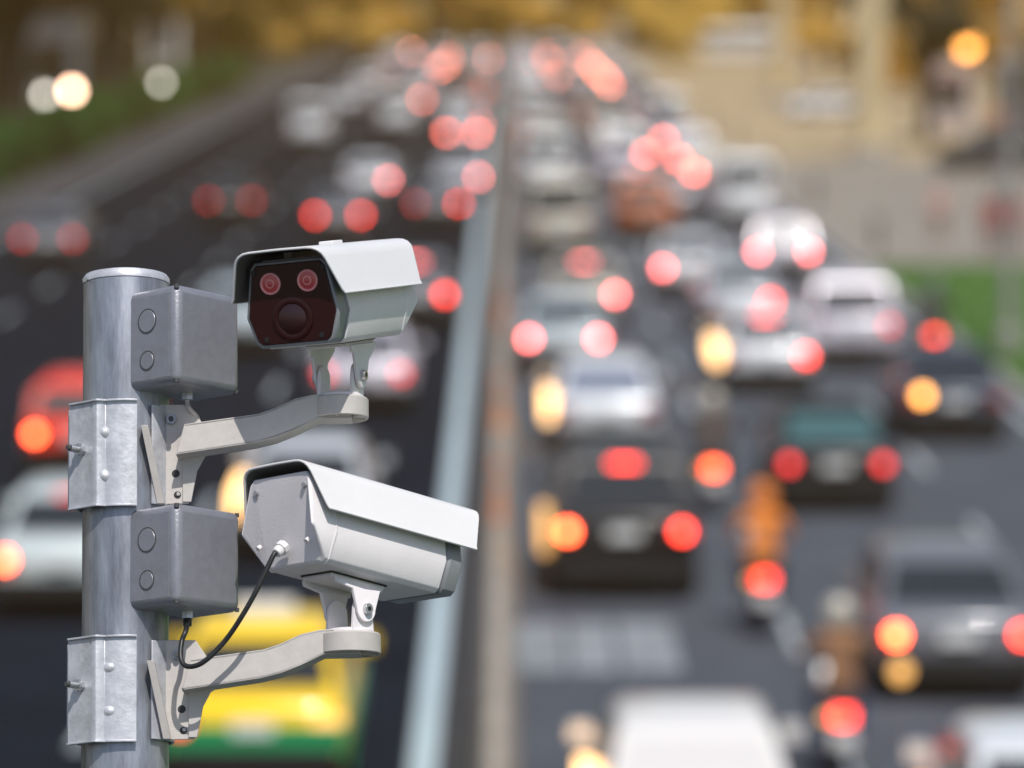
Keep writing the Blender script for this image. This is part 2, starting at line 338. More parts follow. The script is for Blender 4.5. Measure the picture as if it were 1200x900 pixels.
for n_, c in (('b_cream', (.62, .50, .30)), ('b_brown', (.16, .10, .065)), ('b_dark', (.045, .04, .035)), ('b_pale', (.72, .69, .66)), ('b_rust', (.20, .06, .04)), ('b_beige', (.72, .56, .32))): M[n_] = mat(n_, c, .8, 0, .12, .5)
building(-46, -38, 190, 262, 9, 'b_dark', 'dark shophouse block behind the trees on the left', 2, 9, 'x')
building(-46, -38, 266, 350, 10, 'b_brown', 'brown shophouse block behind the golden trees on the left', 2, 10, 'x')
building(-50, -38, 355, 460, 10, 'b_cream', 'cream building far behind the left row of trees', 2, 10, 'x')
building(46, 58, 190, 330, 10, 'b_brown', 'brown shop building at the right end of the plaza', 2, 14, '-x')
building(27, 50, 365, 380, 9, 'b_beige', 'beige building closing the plaza on the right', 2, 8)
building(-60, 70, 985, 1000, 14, 'b_cream', 'long hazy cream building beyond the end of the road', 3, 24)
def kiosk(x, y, wx, wy, h, m, label, awn='b_rust'):
    t = thing('kiosk', label, 'kiosk', Matrix.Translation((x, y, .1)), 'small kiosks beside the road')
    MB().box(-wx / 2, wx / 2, -wy / 2, wy / 2, 0, h).build('wall', m, t, .03)
    MB().box(-wx / 2 - .2, wx / 2 + .2, -wy / 2 - .2, wy / 2 + .2, h, h + .12).build('roof', 'b_pale', t, .02)
    MB().box(-wx * .35, wx * .35, -wy / 2 - .03, -wy / 2 + .02, h * .42, h * .78).build('hatch', 'glass', t)
    MB().box(-wx * .42, wx * .42, -wy / 2 - .7, -wy / 2 - .02, h * .8, h * .83).build('awning', awn, t)
    MB().box(-wx * .42, wx * .42, -wy / 2 - .25, -wy / 2 - .02, h * .36, h * .39).build('counter', 'concrete', t)
kiosk(-22.4, 212, 2.7, 2.2, 5.4, 'b_pale', 'wide pale kiosk behind the globe lamps on the left')
kiosk(-22.0, 276, 2.0, 2.0, 6.2, 'b_pale', 'tall narrow pale kiosk between two tree trunks on the left')
kiosk(22.4, 216, 2.3, 2.2, 3.2, 'p_lilac', 'pale grey kiosk under the amber lamp on the right')
kiosk(24.6, 205, 2.0, 2.2, 3.6, 'p_navy', 'dark blue kiosk at the right border of the photo')
def pier(x, y, r, h, label):
    t = thing('concrete_pier', label, 'pier', Matrix.Translation((x, y, .1)), 'concrete piers on the plaza')
    MB().box(-r * 1.4, r * 1.4, -r * 1.4, r * 1.4, 0, .6).build('footing', 'concrete', t, .05)
    MB().lathe((0, 0, .6), (0, 0, 1), [(r, 0), (r, h), (r * 1.7, h + 1.4)], 20).build('column', 'b_cream', t)
pier(15.2, 178, .62, 9, 'broad beige concrete pier on the plaza, nearer one'); pier(16.9, 262, .6, 9, 'beige concrete pier behind the white parked car')
tree('dark2', 19.3, 196, 'slim brown-trunked tree beside the beige pier on the plaza', 'trees around the plaza on the right', .7, 1)
def post_lamp(x, y, m, label, h=2.4, r=.2):
    t = thing('globe_lamp', label, 'lamp', Matrix.Translation((x, y, .1)), 'lit globe lamps')
    MB().lathe((0, 0, 0), (0, 0, 1), [(.12, 0), (.12, .2), (.05, .3), (.04, h - r), (.09, h - r + .03)], 12).build('post', 'black', t)
    MB().lathe((0, 0, h - r), (0, 0, 1), [(.08, 0), (r * .7, r * .25), (r, r), (r * .7, r * 1.75), (.02, 2 * r)], 16).build('globe', m, t)
post_lamp(-20.45, 190, 'lampwhite', 'lit white globe lamp behind the hedge, left of the peach one', 2.4, .20)
post_lamp(-19.3, 190.5, 'lamppeach', 'lit peach globe lamp behind the hedge', 2.6, .24)
post_lamp(-17.45, 217, 'lampwhite', 'dim white globe lamp at the kerb side of the hedge', 2.3, .17)
post_lamp(23.0, 213, 'amber', 'lit amber globe lamp above the pale grey kiosk', 4.2, .42)
t = thing('street_lamp', 'tall pale grey street lamp post at the right edge of the road', 'street lamp', Matrix.Translation((10.25, 86.5, .1)))
MB().lathe((0, 0, 0), (0, 0, 1), [(.24, 0), (.24, .4), (.13, .5), (.09, 9)], 14).build('post', 'concrete', t)
MB().tube([(0, 0, 8.9), (-.6, 0, 9.6), (-2, 0, 9.9)], .05).build('arm', 'clampsteel', t); MB().box(-2.8, -1.9, -.15, .15, 9.82, 9.98).build('lamp_head', 'clampsteel', t, .03)
# ================================================================ VEHICLES
def car_meshes(L, W, Hr, belt, zrear, zfront, yb0, yb1, yf1, yf0, hood_len, pickup=False, van=False):
    """rear at y=0, front at y=L"""
    w = W / 2; P = {}
    def sec(y, zb, zt, hw, lift=.0):
        h = [(hw * .80, zb), (hw * .97, zb + .10), (hw, zb + .32), (hw * .985, zt - .16), (hw * .93, zt - .04), (hw * .80, zt + .012)]
        return [Vector((x, y, z)) for x, z in h] + [Vector((-x, y, z)) for x, z in reversed(h)]
    st = [(0, .42, zrear - .14, w * .88), (.05, .34, zrear - .05, w * .95), (.25, .26, zrear, w * .985), (.8, .24, zrear + .01, w), (yb0 + .4, .24, belt, w), (L * .5, .24, belt, w), (yf0 - .1, .24, belt - .02, w * .995), (yf0 + .35, .24, (belt + zfront) / 2 + .05, w * .99), (L - .45, .26, zfront, w * .96), (L - .12, .30, zfront - .12, w * .88), (L, .36, zfront - .28, w * .78)]
    b = MB().loft([sec(*s_) for s_ in st])
    # greenhouse
    wb, wt = w * .90, w * (.80 if van else .70)
    def ring(y, z, hw): return Vector((hw, y, z)), Vector((-hw, y, z))
    zB = belt - .03; zR = Hr
    r0 = [Vector(p) for p in ((wb, yb0, zB), (wb, yf0, zB), (-wb, yf0, zB), (-wb, yb0, zB))]
    r1 = [Vector(p) for p in ((wt + .05, yb1 - .06, zR - .09), (wt + .05, yf1 + .08, zR - .09), (-wt - .05, yf1 + .08, zR - .09), (-wt - .05, yb1 - .06, zR - .09))]
    r2 = [Vector(p) for p in ((wt - .04, yb1 + .03, zR - .02), (wt - .04, yf1 - .05, zR - .02), (-wt + .04, yf1 - .05, zR - .02), (-wt + .04, yb1 + .03, zR - .02))]
    r3 = [Vector(p) for p in ((wt * .5, yb1 + .3, zR + .015), (wt * .5, yf1 - .3, zR + .015), (-wt * .5, yf1 - .3, zR + .015), (-wt * .5, yb1 + .3, zR + .015))]
    b.loft([r0, r1, r2, r3])
    if pickup:
        b.box(-w * .97, w * .97, .04, .12, .6, belt + .05); 
        for s_ in (-1, 1): b.box(min(s_ * w * .9, s_ * w * .99), max(s_ * w * .9, s_ * w * .99), .1, yb0, .6, belt + .05)
    P['body'] = b
    def pane(a, b_, c, d, nrm, ins=.07):
        a, b_, c, d = map(Vector, (a, b_, c, d)); cen = (a + b_ + c + d) / 4
        q = [p + (cen - p).normalized() * ins * 1.4 + Vector(nrm) * .012 for p in (a, b_, c, d)]
        return MB().prism(q, Vector(nrm) * .012)
    P['rear_window'] = pane(r0[3], r0[0], r1[0], r1[3], (0, -1, .25)); P['windscreen'] = pane(r0[1], r0[2], r1[2], r1[1], (0, 1, .6))
    ym = (yb0 + yf0) / 2
    for sx, n_ in ((1, 'right'), (-1, 'left')):
        A, B, C, D = (r0[0], r0[1], r1[1], r1[0]) if sx > 0 else (r0[3], r0[2], r1[2], r1[3])
        for k, (t0, t1) in enumerate(((0, .5), (.5, 1))):
            P[f'side_window{n_}{k}'] = pane(A.lerp(B, t0), A.lerp(B, t1), D.lerp(C, t1), D.lerp(C, t0), (sx, 0, .3), .05)
    P['bumper'] = MB().box(-w * .9, w * .9, -.07, .12, .30, .52)
    P['number_plate'] = MB().box(-.2, .2, -.055, .0, zrear - .33, zrear - .2) if not van else MB().box(-.2, .2, -.06, 0, .6, .73)
    zl = zrear - .24
    P['lamps'] = [MB().prism([(s_ * w * .62, -.045, zl - .07), (s_ * w * .93, -.005, zl - .09), (s_ * w * .95, .0, zl + .09), (s_ * w * .64, -.03, zl + .09)], (0, .09, 0)) for s_ in (-1, 1)]
    P['high'] = MB().prism([(-.17, yb1 - .1, zR - .13), (.17, yb1 - .1, zR - .13), (.17, yb1 - .07, zR - .06), (-.17, yb1 - .07, zR - .06)], (0, .05, 0))
    P['glint_strip'] = MB().loft([[(-w - .10, y, z0), (-w - .002, y, z0), (-w - .002, y, z1), (-w - .10, y, z1)] for y, z0, z1 in ((.35, .62, .80), (.8, .5, .92), (2.4, .5, .92), (3.2, .62, .8))])  # added strip on the left flank, shaped for a sun glint
    P['mirrors'] = [MB().box(min(s_ * (w - .02), s_ * (w + .17)), max(s_ * (w - .02), s_ * (w + .17)), yf0 - .35, yf0 - .22, belt, belt + .14) for s_ in (-1, 1)]
    P['wheels'] = [(s_ * (w - .10), yy, .31) for s_ in (-1, 1) for yy in (L * .19, L * .81)]
    return P
KINDS = dict(
    sedan=car_meshes(4.5, 1.76, 1.46, .95, .98, .86, .55, 1.35, 2.75, 3.55, 1),
    hatch=car_meshes(3.9, 1.70, 1.50, .96, .95, .88, .12, .45, 2.25, 3.0, 1),
    suv=car_meshes(4.7, 1.85, 1.78, 1.10, 1.12, 1.05, .10, .38, 2.95, 3.75, 1),
    pickup=car_meshes(5.1, 1.82, 1.72, 1.08, 1.06, 1.04, 1.85, 2.05, 3.3, 4.0, 1, True),
    van=car_meshes(4.9, 1.90, 2.15, 1.20, 1.22, 1.15, .06, .2, 3.9, 4.55, .4, van=True))
CM = {}
for k, P in KINDS.items():
    d = {}
    for n_, v in P.items():
        if n_ == 'wheels': d[n_] = v; continue
        if isinstance(v, list): d[n_] = [q.mesh(n_, True, 40) for q in v]
        else: d[n_] = v.mesh(n_, n_ == 'body', 50)
    CM[k] = d
def setmats(me, m):
    if not me.materials: me.materials.append(m)
wh = MB().lathe((-.11, 0, 0), (1, 0, 0), [(.2, 0), (.29, 0), (.315, .03), (.315, .19), (.29, .22), (.2, .22)], 18).mesh('tyre'); wh.materials.append(M['tyre'])
rm = MB().lathe((-.10, 0, 0), (1, 0, 0), [(.0, .03), (.19, .0), (.2, .02), (.2, .18), (.19, .2), (0, .17)], 12).mesh('rim'); rm.materials.append(M['rim'])
def slot(o, m):
    if not o.data.materials: o.data.materials.append(M['black'])
    o.material_slots[0].link = 'OBJECT'; o.material_slots[0].material = M[m]; return o
BULB = {}
for k_ in ('lamp', 'lamp_hot', 'lamp_pink', 'lamp_dim'):
    e_ = M[k_].node_tree.nodes['Principled BSDF'].inputs; M[k_ + '_bulb'] = mat('bulb_' + k_, (.35, .02, .02), .3, emit=tuple(e_['Emission Color'].default_value)[:3], es=e_['Emission Strength'].default_value * 2.1); BULB[k_] = k_ + '_bulb'
BULBM = MB().lathe((0, 0, 0), (0, 1, 0), [(0, -.02), (.05, -.015), (.082, 0), (.082, .04)], 14).mesh('bulb')
CLEAN = dict(side_windowright0=1, side_windowright1=1, side_windowleft0=1, side_windowleft1=1)
def car(kind, X, s, paint, label, lamps=('lamp', 'lamp'), high=None, glow=None, amber=None, glass='glass', rz=0, detail=2, group='vehicles in the traffic jam', cat='car', name=None, Y=None, roof=None, lower=None):
    Y = FP / s if Y is None else Y
    t = thing(name or {'sedan': 'sedan_car', 'hatch': 'hatchback_car', 'suv': 'suv_car', 'pickup': 'pickup_truck', 'van': 'passenger_van'}[kind], label, cat, Matrix.Translation((X, Y, 0)) @ Matrix.Rotation(rz, 4, 'Z'), group)
    C = CM[kind]
    slot(put('body', C['body'], t), paint)
    for n_ in ('rear_window', 'windscreen'): slot(put(n_, C[n_], t), glass)
    if detail:
        for n_ in CLEAN: slot(put('side_window', C[n_], t), 'glass')
        slot(put('bumper', C['bumper'], t), 'black'); slot(put('number_plate', C['number_plate'], t), 'plate')
    for sg, me, lm in zip((-1, 1), C['lamps'], lamps):
        small = detail > 1 and lm in BULB
        o = slot(put('tail_light', me, t), 'lamp_off' if small else lm)
        if small:
            b = slot(put('bulb', BULBM, o), BULB[lm]); cx_ = sum(v.co.x for v in me.vertices) / len(me.vertices); cz_ = sum(v.co.z for v in me.vertices) / len(me.vertices); b.location = (cx_ - sg * .02, -.055, cz_)
    if high: slot(put('high_brake_light', C['high'], t), high)
    if glow: slot(put('sun_glint_strip', C['glint_strip'], t), glow)  # glowing strip stands in for a sun glint, no lamp
    if amber:
        W = CM[kind]; x, z, m_ = amber; a = MB().lathe((x, -.10, z), (0, 1, 0), [(.001, 0), (.08, 0), (.1, .02), (.1, .1)], 14).build('indicator_light', m_, t)
    if detail > 1:
        for me in C['mirrors']: slot(put('wing_mirror', me, t), paint)
    for p in C['wheels']:
        o = put('wheel', wh, t); o.location = p
        if detail > 1: put('rim', rm, o)
    if lower:
        KW = KINDS[kind]; slot(put('lower_panel', LOWER, t), lower)
    return t
LOWER = MB().loft([[Vector((x * .905, y, z)) for x, z in ((-1, .29), (1, .29), (1, .66), (-1, .66))] for y in (-.03, .4)] ).add([], []).mesh('lower_panel', False)
lp = MB(); lp.box(-.84, .84, -.045, .2, .50, .74); lp.box(-.905, -.875, .2, 4.2, .28, .66); lp.box(.875, .905, .2, 4.2, .28, .66); LOWER = lp.mesh('lower_panel', False)
# ---- right carriageway, near to far
NEAR = car('sedan', 1.60, 132, 'p_cream', 'gleaming creamy white car whose roof fills the bottom edge right of the median', glow='sun_glint', Y=34.1, glass='glasswarm'); NEAR.scale = (.98, 1, .985)
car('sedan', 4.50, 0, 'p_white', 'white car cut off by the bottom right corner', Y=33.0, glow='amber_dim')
car('sedan', 4.80, 112, 'p_grey', 'dark grey sedan with lit tail lights and amber indicator at the lower right', ('lamp_hot', 'lamp'), amber=(-.62, .36, 'amber_dim'), glow=None)
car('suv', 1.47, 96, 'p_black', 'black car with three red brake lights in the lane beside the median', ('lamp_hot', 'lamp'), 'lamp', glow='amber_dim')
car('sedan', 1.62, 73.5, 'p_white', 'white sedan without lit lights directly ahead of the black car with three brake lights', ('lamp_off', 'lamp_off'), glow='sun_glint', glass='glassbright')
car('sedan', 4.73, 82.5, 'p_black', 'black sedan with a teal rear window and dim tail lights', ('lamp_dim', 'lamp_dim'), glass='glassteal')
car('sedan', 7.42, 71.5, 'p_navy', 'dark navy sedan with one amber light near the right kerb', ('lamp_off', 'lamp_off'), amber=(-.55, .82, 'amber'))
car('sedan', 1.13, 61, 'p_blue', 'pale blue sedan with two pink tail lights beside the median', ('lamp_pink', 'lamp_pink'))
car('sedan', 4.86, 64, 'p_white', 'white sedan with a golden sun glint on its left flank and a bright red right tail light', ('lamp_off', 'lamp'), 'lamp_pink', glow='sun_glint')
car('suv', 6.82, 60, 'p_lilac', 'pale lilac car with a dark rear window in the third lane', ('lamp_off', 'lamp_dim'), cat='car')
car('sedan', 1.75, 53.5, 'p_beige', 'beige grey car half hidden behind the pale blue sedan', ('lamp_off', 'lamp_pink'), 'lamp_pink')
car('sedan', 5.05, 54.5, 'p_silver', 'silver sedan just ahead of the white one with the golden glint', ('lamp_off', 'lamp'))
car('sedan', 4.45, 49, 'p_white', 'white sedan with a pink left tail light in the second lane', ('lamp_pink', 'lamp_dim'))
car('hatch', 7.1, 46, 'p_lilac', 'pale lilac hatchback with two faint pink tail lights in the third lane', ('lamp_pink', 'lamp_pink'))
car('van', 1.5, 42.5, 'p_beige', 'cream van beside the median behind the beige car', ('lamp_off', 'lamp_off'), cat='van')
car('suv', 4.15, 40, 'p_orange', 'rusty orange car in the second lane', ('lamp_off', 'lamp_off'), cat='car')
car('van', 7.45, 38, 'p_white', 'white van with a tall roof in the third lane by the plaza', ('lamp_off', 'lamp_off'), cat='van')
car('sedan', 5.2, 37, 'p_silver', 'silver sedan between the orange car and the white tall van', ('lamp_dim', 'lamp_off'))
car('van', 1.45, 33, 'p_white', 'white van beside the median ahead of the cream van', ('lamp_off', 'lamp_off'), cat='van')
car('sedan', 4.2, 32, 'p_lilac', 'lilac white sedan ahead of the rusty orange car', ('lamp_off', 'lamp_dim'))
# ---- left carriageway
tx = car('sedan', -2.35, 0, 'p_yellow', 'yellow and green taxi behind the lower camera arm', ('lamp_dim', 'amber_dim'), Y=39.2, lower='p_green', cat='taxi', name='taxi')
MB().box(-.3, .3, 1.9, 2.1, 1.46, 1.62).build('roof_sign', 'plate', tx, .03)
car('sedan', -5.30, 99, 'p_teal', 'pale teal and white car left of the pole with a lit brake light', ('lamp_hot', 'lamp_off'), 'lamp_dim')
car('hatch', -6.55, 77, 'p_red', 'bright red hatchback left of the pole', ('lamp_hot', 'lamp_hot'))
car('sedan', -2.65, 90, 'p_silver', 'silver car behind the lower camera', ('lamp_off', 'lamp_off'), glow='sun_glint')
car('sedan', -2.5, 67, 'p_lilac', 'pale car with dull red lights right below the upper camera', ('lamp_dim', 'lamp_dim'))
car('sedan', -5.4, 58, 'p_blue', 'pale blue car seen between the upper box and upper camera', ('lamp_off', 'lamp_off'))
car('sedan', -2.0, 53.5, 'p_grey', 'dark grey car with a vivid red right tail light beside the white kerb', ('lamp', 'lamp'), 'lamp_pink')
car('sedan', -4.9, 40, 'p_grey', 'grey car with two red tail lights above the upper camera', ('lamp', 'lamp'))
car('sedan', -2.1, 38, 'p_grey', 'grey car with red lights left of the kerb beyond the upper camera', ('lamp_dim', 'lamp'))
car('sedan', -4.7, 34, 'p_white', 'white car with a pink light beyond the grey car with two lights', ('lamp_off', 'lamp_pink'))
car('sedan', -8.6, 37.5, 'p_black', 'black car with two dull red lights in the third left lane', ('lamp_dim', 'lamp_dim'))
car('sedan', -12.2, 44, 'p_grey', 'dark car with faint red lights in the outermost left lane', ('lamp_dim', 'lamp_dim'))
car('van', -9.0, 25.5, 'p_white', 'white van alone in the third left lane', ('lamp_off', 'lamp_off'), cat='van', detail=1)
car('sedan', -1.6, 33.5, 'p_silver', 'silver car with a red light beside the kerb, ahead of a grey one', ('lamp_off', 'lamp_pink'))
car('van', -5.4, 23.5, 'p_white', 'white van in the second left lane under the golden trees', ('lamp_off', 'lamp_off'), cat='van', detail=1)
car('sedan', -1.95, 26, 'p_silver', 'silver car with two orange red lights beside the kerb', ('lamp_far', 'lamp_far'), detail=1)
# ---- far traffic
NTH = 'nearest second third fourth fifth sixth seventh eighth ninth tenth eleventh twelfth thirteenth fourteenth fifteenth sixteenth seventeenth eighteenth nineteenth twentieth twenty-first twenty-second twenty-third twenty-fourth twenty-fifth twenty-sixth twenty-seventh twenty-eighth twenty-ninth thirtieth thirty-first thirty-second thirty-third thirty-fourth thirty-fifth'.split()
rf = random.Random(21); far_c = [('p_white', 'white'), ('p_silver', 'silver'), ('p_lilac', 'pale'), ('p_beige', 'beige'), ('p_grey', 'grey'), ('p_orange', 'orange')]
for X, ln, Y0, gap in ((1.5, 'lane right beside the median', 161, 8.4), (4.6, 'middle lane on the right', 166, 8.8), (7.6, 'kerb lane on the right', 143, 9.4), (-2.1, 'lane left beside the median', 203, 12), (-5.6, 'second lane on the left', 226, 19), (-9.2, 'third lane on the left', 245, 30)):
    y, k = Y0, 0
    while y < 418:
        pc, cn = far_c[rf.choice((0, 0, 0, 1, 1, 2, 2, 3, 4, 5))]; kd = rf.choice(('sedan', 'sedan', 'hatch', 'suv', 'van')); s_ = FP / y
        lm = 'lamp_far' if s_ > 18 else 'lamp_vfar'; both = rf.random(); on = rf.random() < (.25 if s_ > 23 or X < -3 else .74)
        car(kd, X + rf.uniform(-.3, .3), s_, pc, f'far {cn} {"van" if kd == "van" else "car"}, {NTH[k]} of the hazy ones in the {ln}',
            (lm if on and both < .7 else 'lamp_off', lm if on and both > .3 else 'lamp_off'), None, detail=1 if s_ > 22 else 0, group='far cars in the hazy queue', cat='van' if kd == 'van' else 'car')
        k += 1; y += gap * rf.uniform(.88, 1.25)
# parked / crossing on the plaza
car('sedan', 19.6, 0, 'p_white', 'white parked car seen side-on on the plaza left of the pier', ('lamp_off',) * 2, Y=236, rz=PI / 2 + .35, group='parked cars on the plaza', detail=1)
car('suv', 21.6, 0, 'p_black', 'dark parked car seen side-on near the right border', ('lamp_off', 'lamp_dim'), Y=168, rz=PI / 2 + .1, group='parked cars on the plaza', detail=1)
car('sedan', 23.4, 0, 'p_darkred', 'dark red parked car behind the dark one near the right border', ('lamp_dim', 'lamp'), Y=180, rz=.3, group='parked cars on the plaza', detail=1)
bs = thing('bus', 'long white bus crossing side-on at the far right end of the plaza', 'bus', Matrix.Translation((15.5, 396, .1)))
MB().box(0, 11.5, -1.25, 1.25, .35, 3.0).build('body', 'p_white', bs, .12); MB().box(.2, 11.3, -1.1, 1.1, 3.0, 3.15).build('roof', 'p_white', bs, .05)
for k in range(7): MB().box(.5 + k * 1.55, 1.9 + k * 1.55, -1.28, -1.24, 1.6, 2.5).build('window', 'glass', bs)
for x in (2, 9.2):
    o = put('wheel', wh, bs); o.location = (x, -1.15, .35); o.rotation_euler.z = PI / 2; o.scale = (1.3, 1.4, 1.4)
# ---------------------------------------------------------------- riders
def skin_person(name, label, X, Y, shirt, trousers, helmet, seated=True, z0=0, group='people'):
    t = thing(name, label, 'person', Matrix.Translation((X, Y, z0)), group)
    if seated:
        J = dict(pel=(0, 0, .86), ch=(0, .08, 1.18), up=(0, .10, 1.36), nk=(0, .12, 1.46), hd=(0, .14, 1.60), hl=(-.12, .08, .84), hr=(.12, .08, .84), kl=(-.24, .50, .82), kr=(.24, .50, .82), al=(-.22, .36, .40), ar=(.22, .36, .40), tl=(-.22, .52, .36), tr=(.22, .52, .36),
                 sl=(-.21, .10, 1.36), sr=(.21, .10, 1.36), el=(-.33, .28, 1.14), er=(.33, .28, 1.14), wl=(-.27, .56, 1.10), wr=(.27, .56, 1.10), fl=(-.27, .64, 1.08), fr=(.27, .64, 1.08))
    else:
        J = dict(pel=(0, 0, .93), ch=(0, 0, 1.2), up=(0, 0, 1.40), nk=(0, 0, 1.49), hd=(0, .02, 1.64), hl=(-.1, 0, .88), hr=(.1, 0, .88), kl=(-.12, .06, .5), kr=(.13, -.02, .5), al=(-.13, -.06, .09), ar=(.14, .04, .09), tl=(-.14, .1, .03), tr=(.15, .2, .03),
                 sl=(-.20, 0, 1.40), sr=(.20, 0, 1.40), el=(-.27, -.03, 1.12), er=(.27, .03, 1.12), wl=(-.28, .06, .88), wr=(.28, .12, .88), fl=(-.28, .1, .78), fr=(.28, .16, .78))
    Rr = dict(pel=.15, ch=.145, up=.14, nk=.06, hd=.10, hl=.10, hr=.10, kl=.068, kr=.068, al=.045, ar=.045, tl=.04, tr=.04, sl=.075, sr=.075, el=.05, er=.05, wl=.035, wr=.035, fl=.035, fr=.035)
    E = [('pel', 'ch'), ('ch', 'up'), ('up', 'nk'), ('nk', 'hd'), ('pel', 'hl'), ('pel', 'hr'), ('hl', 'kl'), ('hr', 'kr'), ('kl', 'al'), ('kr', 'ar'), ('al', 'tl'), ('ar', 'tr'), ('up', 'sl'), ('up', 'sr'), ('sl', 'el'), ('sr', 'er'), ('el', 'wl'), ('er', 'wr'), ('wl', 'fl'), ('wr', 'fr')]
    ks = list(J); me = bpy.data.meshes.new('body'); me.from_pydata([J[k] for k in ks], [(ks.index(a), ks.index(b)) for a, b in E], [])
    o = put('body', me, t); md = o.modifiers.new('skin', 'SKIN'); 
    for i, k in enumerate(ks): v = me.skin_vertices[0].data[i]; v.radius = (Rr[k], Rr[k] * (.75 if k in ('pel', 'ch', 'up') else 1)); v.use_root = (k == 'pel')
    o.modifiers.new('sub', 'SUBSURF').levels = 1; o.modifiers['sub'].render_levels = 1
    # clothing by height: one body mesh, materials chosen by position
    m = bpy.data.materials.new('clothes'); m.use_nodes = True; nt = m.node_tree; b = nt.nodes['Principled BSDF']; b.inputs['Roughness'].default_value = .8
    tc = nt.nodes.new('ShaderNodeTexCoord'); sp = nt.nodes.new('ShaderNodeSeparateXYZ'); rp = nt.nodes.new('ShaderNodeValToRGB'); rp.color_ramp.interpolation = 'CONSTANT'
    nt.links.new(tc.outputs['Object'], sp.inputs[0]); dv = nt.nodes.new('ShaderNodeMath'); dv.operation = 'DIVIDE'; dv.inputs[1].default_value = 2
    nt.links.new(sp.outputs[2], dv.inputs[0]); nt.links.new(dv.outputs[0], rp.inputs[0]); nt.links.new(rp.outputs[0], b.inputs['Base Color'])
    e = rp.color_ramp.elements; e[0].position = 0; e[0].color = (*trousers, 1); e[1].position = .445; e[1].color = (*shirt, 1); q = e.new(.735); q.color = (.38, .22, .15, 1)
    me.materials.append(m)
    hd = J['hd']
    if helmet: MB().lathe((hd[0], hd[1], hd[2] - .10), (0, 0, 1), [(.10, -.01), (.135, .02), (.15, .10), (.14, .18), (.10, .24), (.03, .275), (0, .28)], 18).build('helmet', helmet, t)
    else: MB().lathe((hd[0], hd[1] - .01, hd[2] - .02), (0, 0, 1), [(.08, -.04), (.112, .0), (.115, .06), (.09, .11), (.03, .135), (0, .137)], 16).build('hair', 'black', t)
    MB().lathe((hd[0], hd[1] + .08, hd[2] - .02), (0, 1, 0), [(.03, 0), (.015, .03), (0, .045)], 8).build('nose', 'skin', t)
    return t
def motorbike(X, Y, paint, lamp, label, box=None, amb=None):
    t = thing('motorcycle', label, 'motorcycle', Matrix.Translation((X, Y, 0)), 'motorcycles in the traffic')
    for y in (.28, 1.55):
        o = MB().lathe((-.05, y, .29), (1, 0, 0), [(.21, 0), (.28, .01), (.29, .05), (.28, .09), (.21, .10)], 20).build('wheel', 'tyre', t)
        MB().lathe((-.03, y, .29), (1, 0, 0), [(0, 0), (.21, 0), (.21, .06), (0, .06)], 14).build('rim', 'rim', o)
    MB().loft([[(-a, y, z0), (a, y, z0), (a * .9, y, z1), (-a * .9, y, z1)] for y, a, z0, z1 in ((-.02, .07, .62, .74), (.15, .13, .48, .80), (.6, .15, .36, .76), (.85, .10, .34, .52), (1.1, .11, .36, .60), (1.32, .16, .50, .98), (1.42, .10, .62, 1.02))]).build('body', paint, t, .02)
    MB().loft([[(-a, y, z0), (a, y, z0), (a * .8, y, z1), (-a * .8, y, z1)] for y, a, z0, z1 in ((-.05, .10, .76, .82), (.25, .14, .76, .85), (.7, .12, .74, .82), (.85, .07, .7, .76))]).build('seat', 'black', t, .02)
    MB().tube([(-.34, 1.18, 1.04), (-.18, 1.28, 1.02), (0, 1.32, 1.0), (.18, 1.28, 1.02), (.34, 1.18, 1.04)], .018).build('handlebar', 'black', t)
    MB().tube([(0, 1.34, 1.0), (0, 1.55, .29)], .035).build('fork', 'rim', t)
    MB().box(-.10, .10, -.12, -.03, .62, .76).build('tail_light', lamp, t, .02)
    MB().box(-.11, .11, -.16, -.14, .40, .56).build('number_plate', 'plate', t); MB().box(-.06, .06, -.14, .1, .38, .62).build('mudguard', 'black', t, .01)
    MB().cyl((.17, .0, .30), (.15, .7, .28), .05).build('exhaust', 'rim', t)
    for s_ in (-1, 1): MB().tube([(s_ * .25, 1.24, 1.03), (s_ * .32, 1.2, 1.24)], .008).build('mirror_stalk', 'black', t); MB().box(s_ * .32 - .06, s_ * .32 + .06, 1.19, 1.21, 1.21, 1.29).build('mirror', 'black', t, .01)
    if amb: MB().cyl((-.16, -.09, .68), (-.16, -.03, .68), .04).build('indicator_light', amb, t)
    if box: MB().box(-.22, .22, -.32, .08, .88, 1.22).build('luggage_box', box, t, .03)
for X, s_, p, lm, lab, sh, tr, he, rl in (
        (2.98, 82.5, 'p_black', 'lamp_hot', 'motorcycle with a bright red light between the black cars', (.10, .075, .06), (.03, .03, .04), 'p_beige', 'rider in a dull brown shirt between the two black cars'),
        (3.02, 101.5, 'p_grey', 'lamp', 'motorcycle with a red light carrying the rider in orange', (.85, .26, .04), (.03, .03, .04), 'orange', 'rider in a vivid orange vest on a motorcycle'),
        (3.20, 125, 'p_white', 'lamp', 'motorcycle with a white tail beside the dark grey sedan', (.28, .14, .07), (.04, .06, .12), 'p_beige', 'rider in a brown jacket beside the dark grey sedan'),
        (8.42, 60, 'p_black', 'lamp', 'motorcycle with a red light near the green verge', (.04, .04, .05), (.02, .02, .025), 'p_grey', 'rider in dark clothes and grey helmet near the green verge')):
    motorbike(X, FP / s_, p, lm, lab, amb='amber_dim'); skin_person('person', rl, X, FP / s_ + .3, sh, tr, he, True, 0, 'motorcycle riders')
skin_person('person', 'pedestrian in a pale pink shirt standing on the plaza', 12.4, 122, (.6, .36, .32), (.16, .07, .06), None, False, .14, 'pedestrians')
skin_person('person', 'pedestrian in a dark red shirt standing behind the green verge', 13.2, 115.5, (.32, .02, .03), (.09, .02, .02), None, False, .14, 'pedestrians')
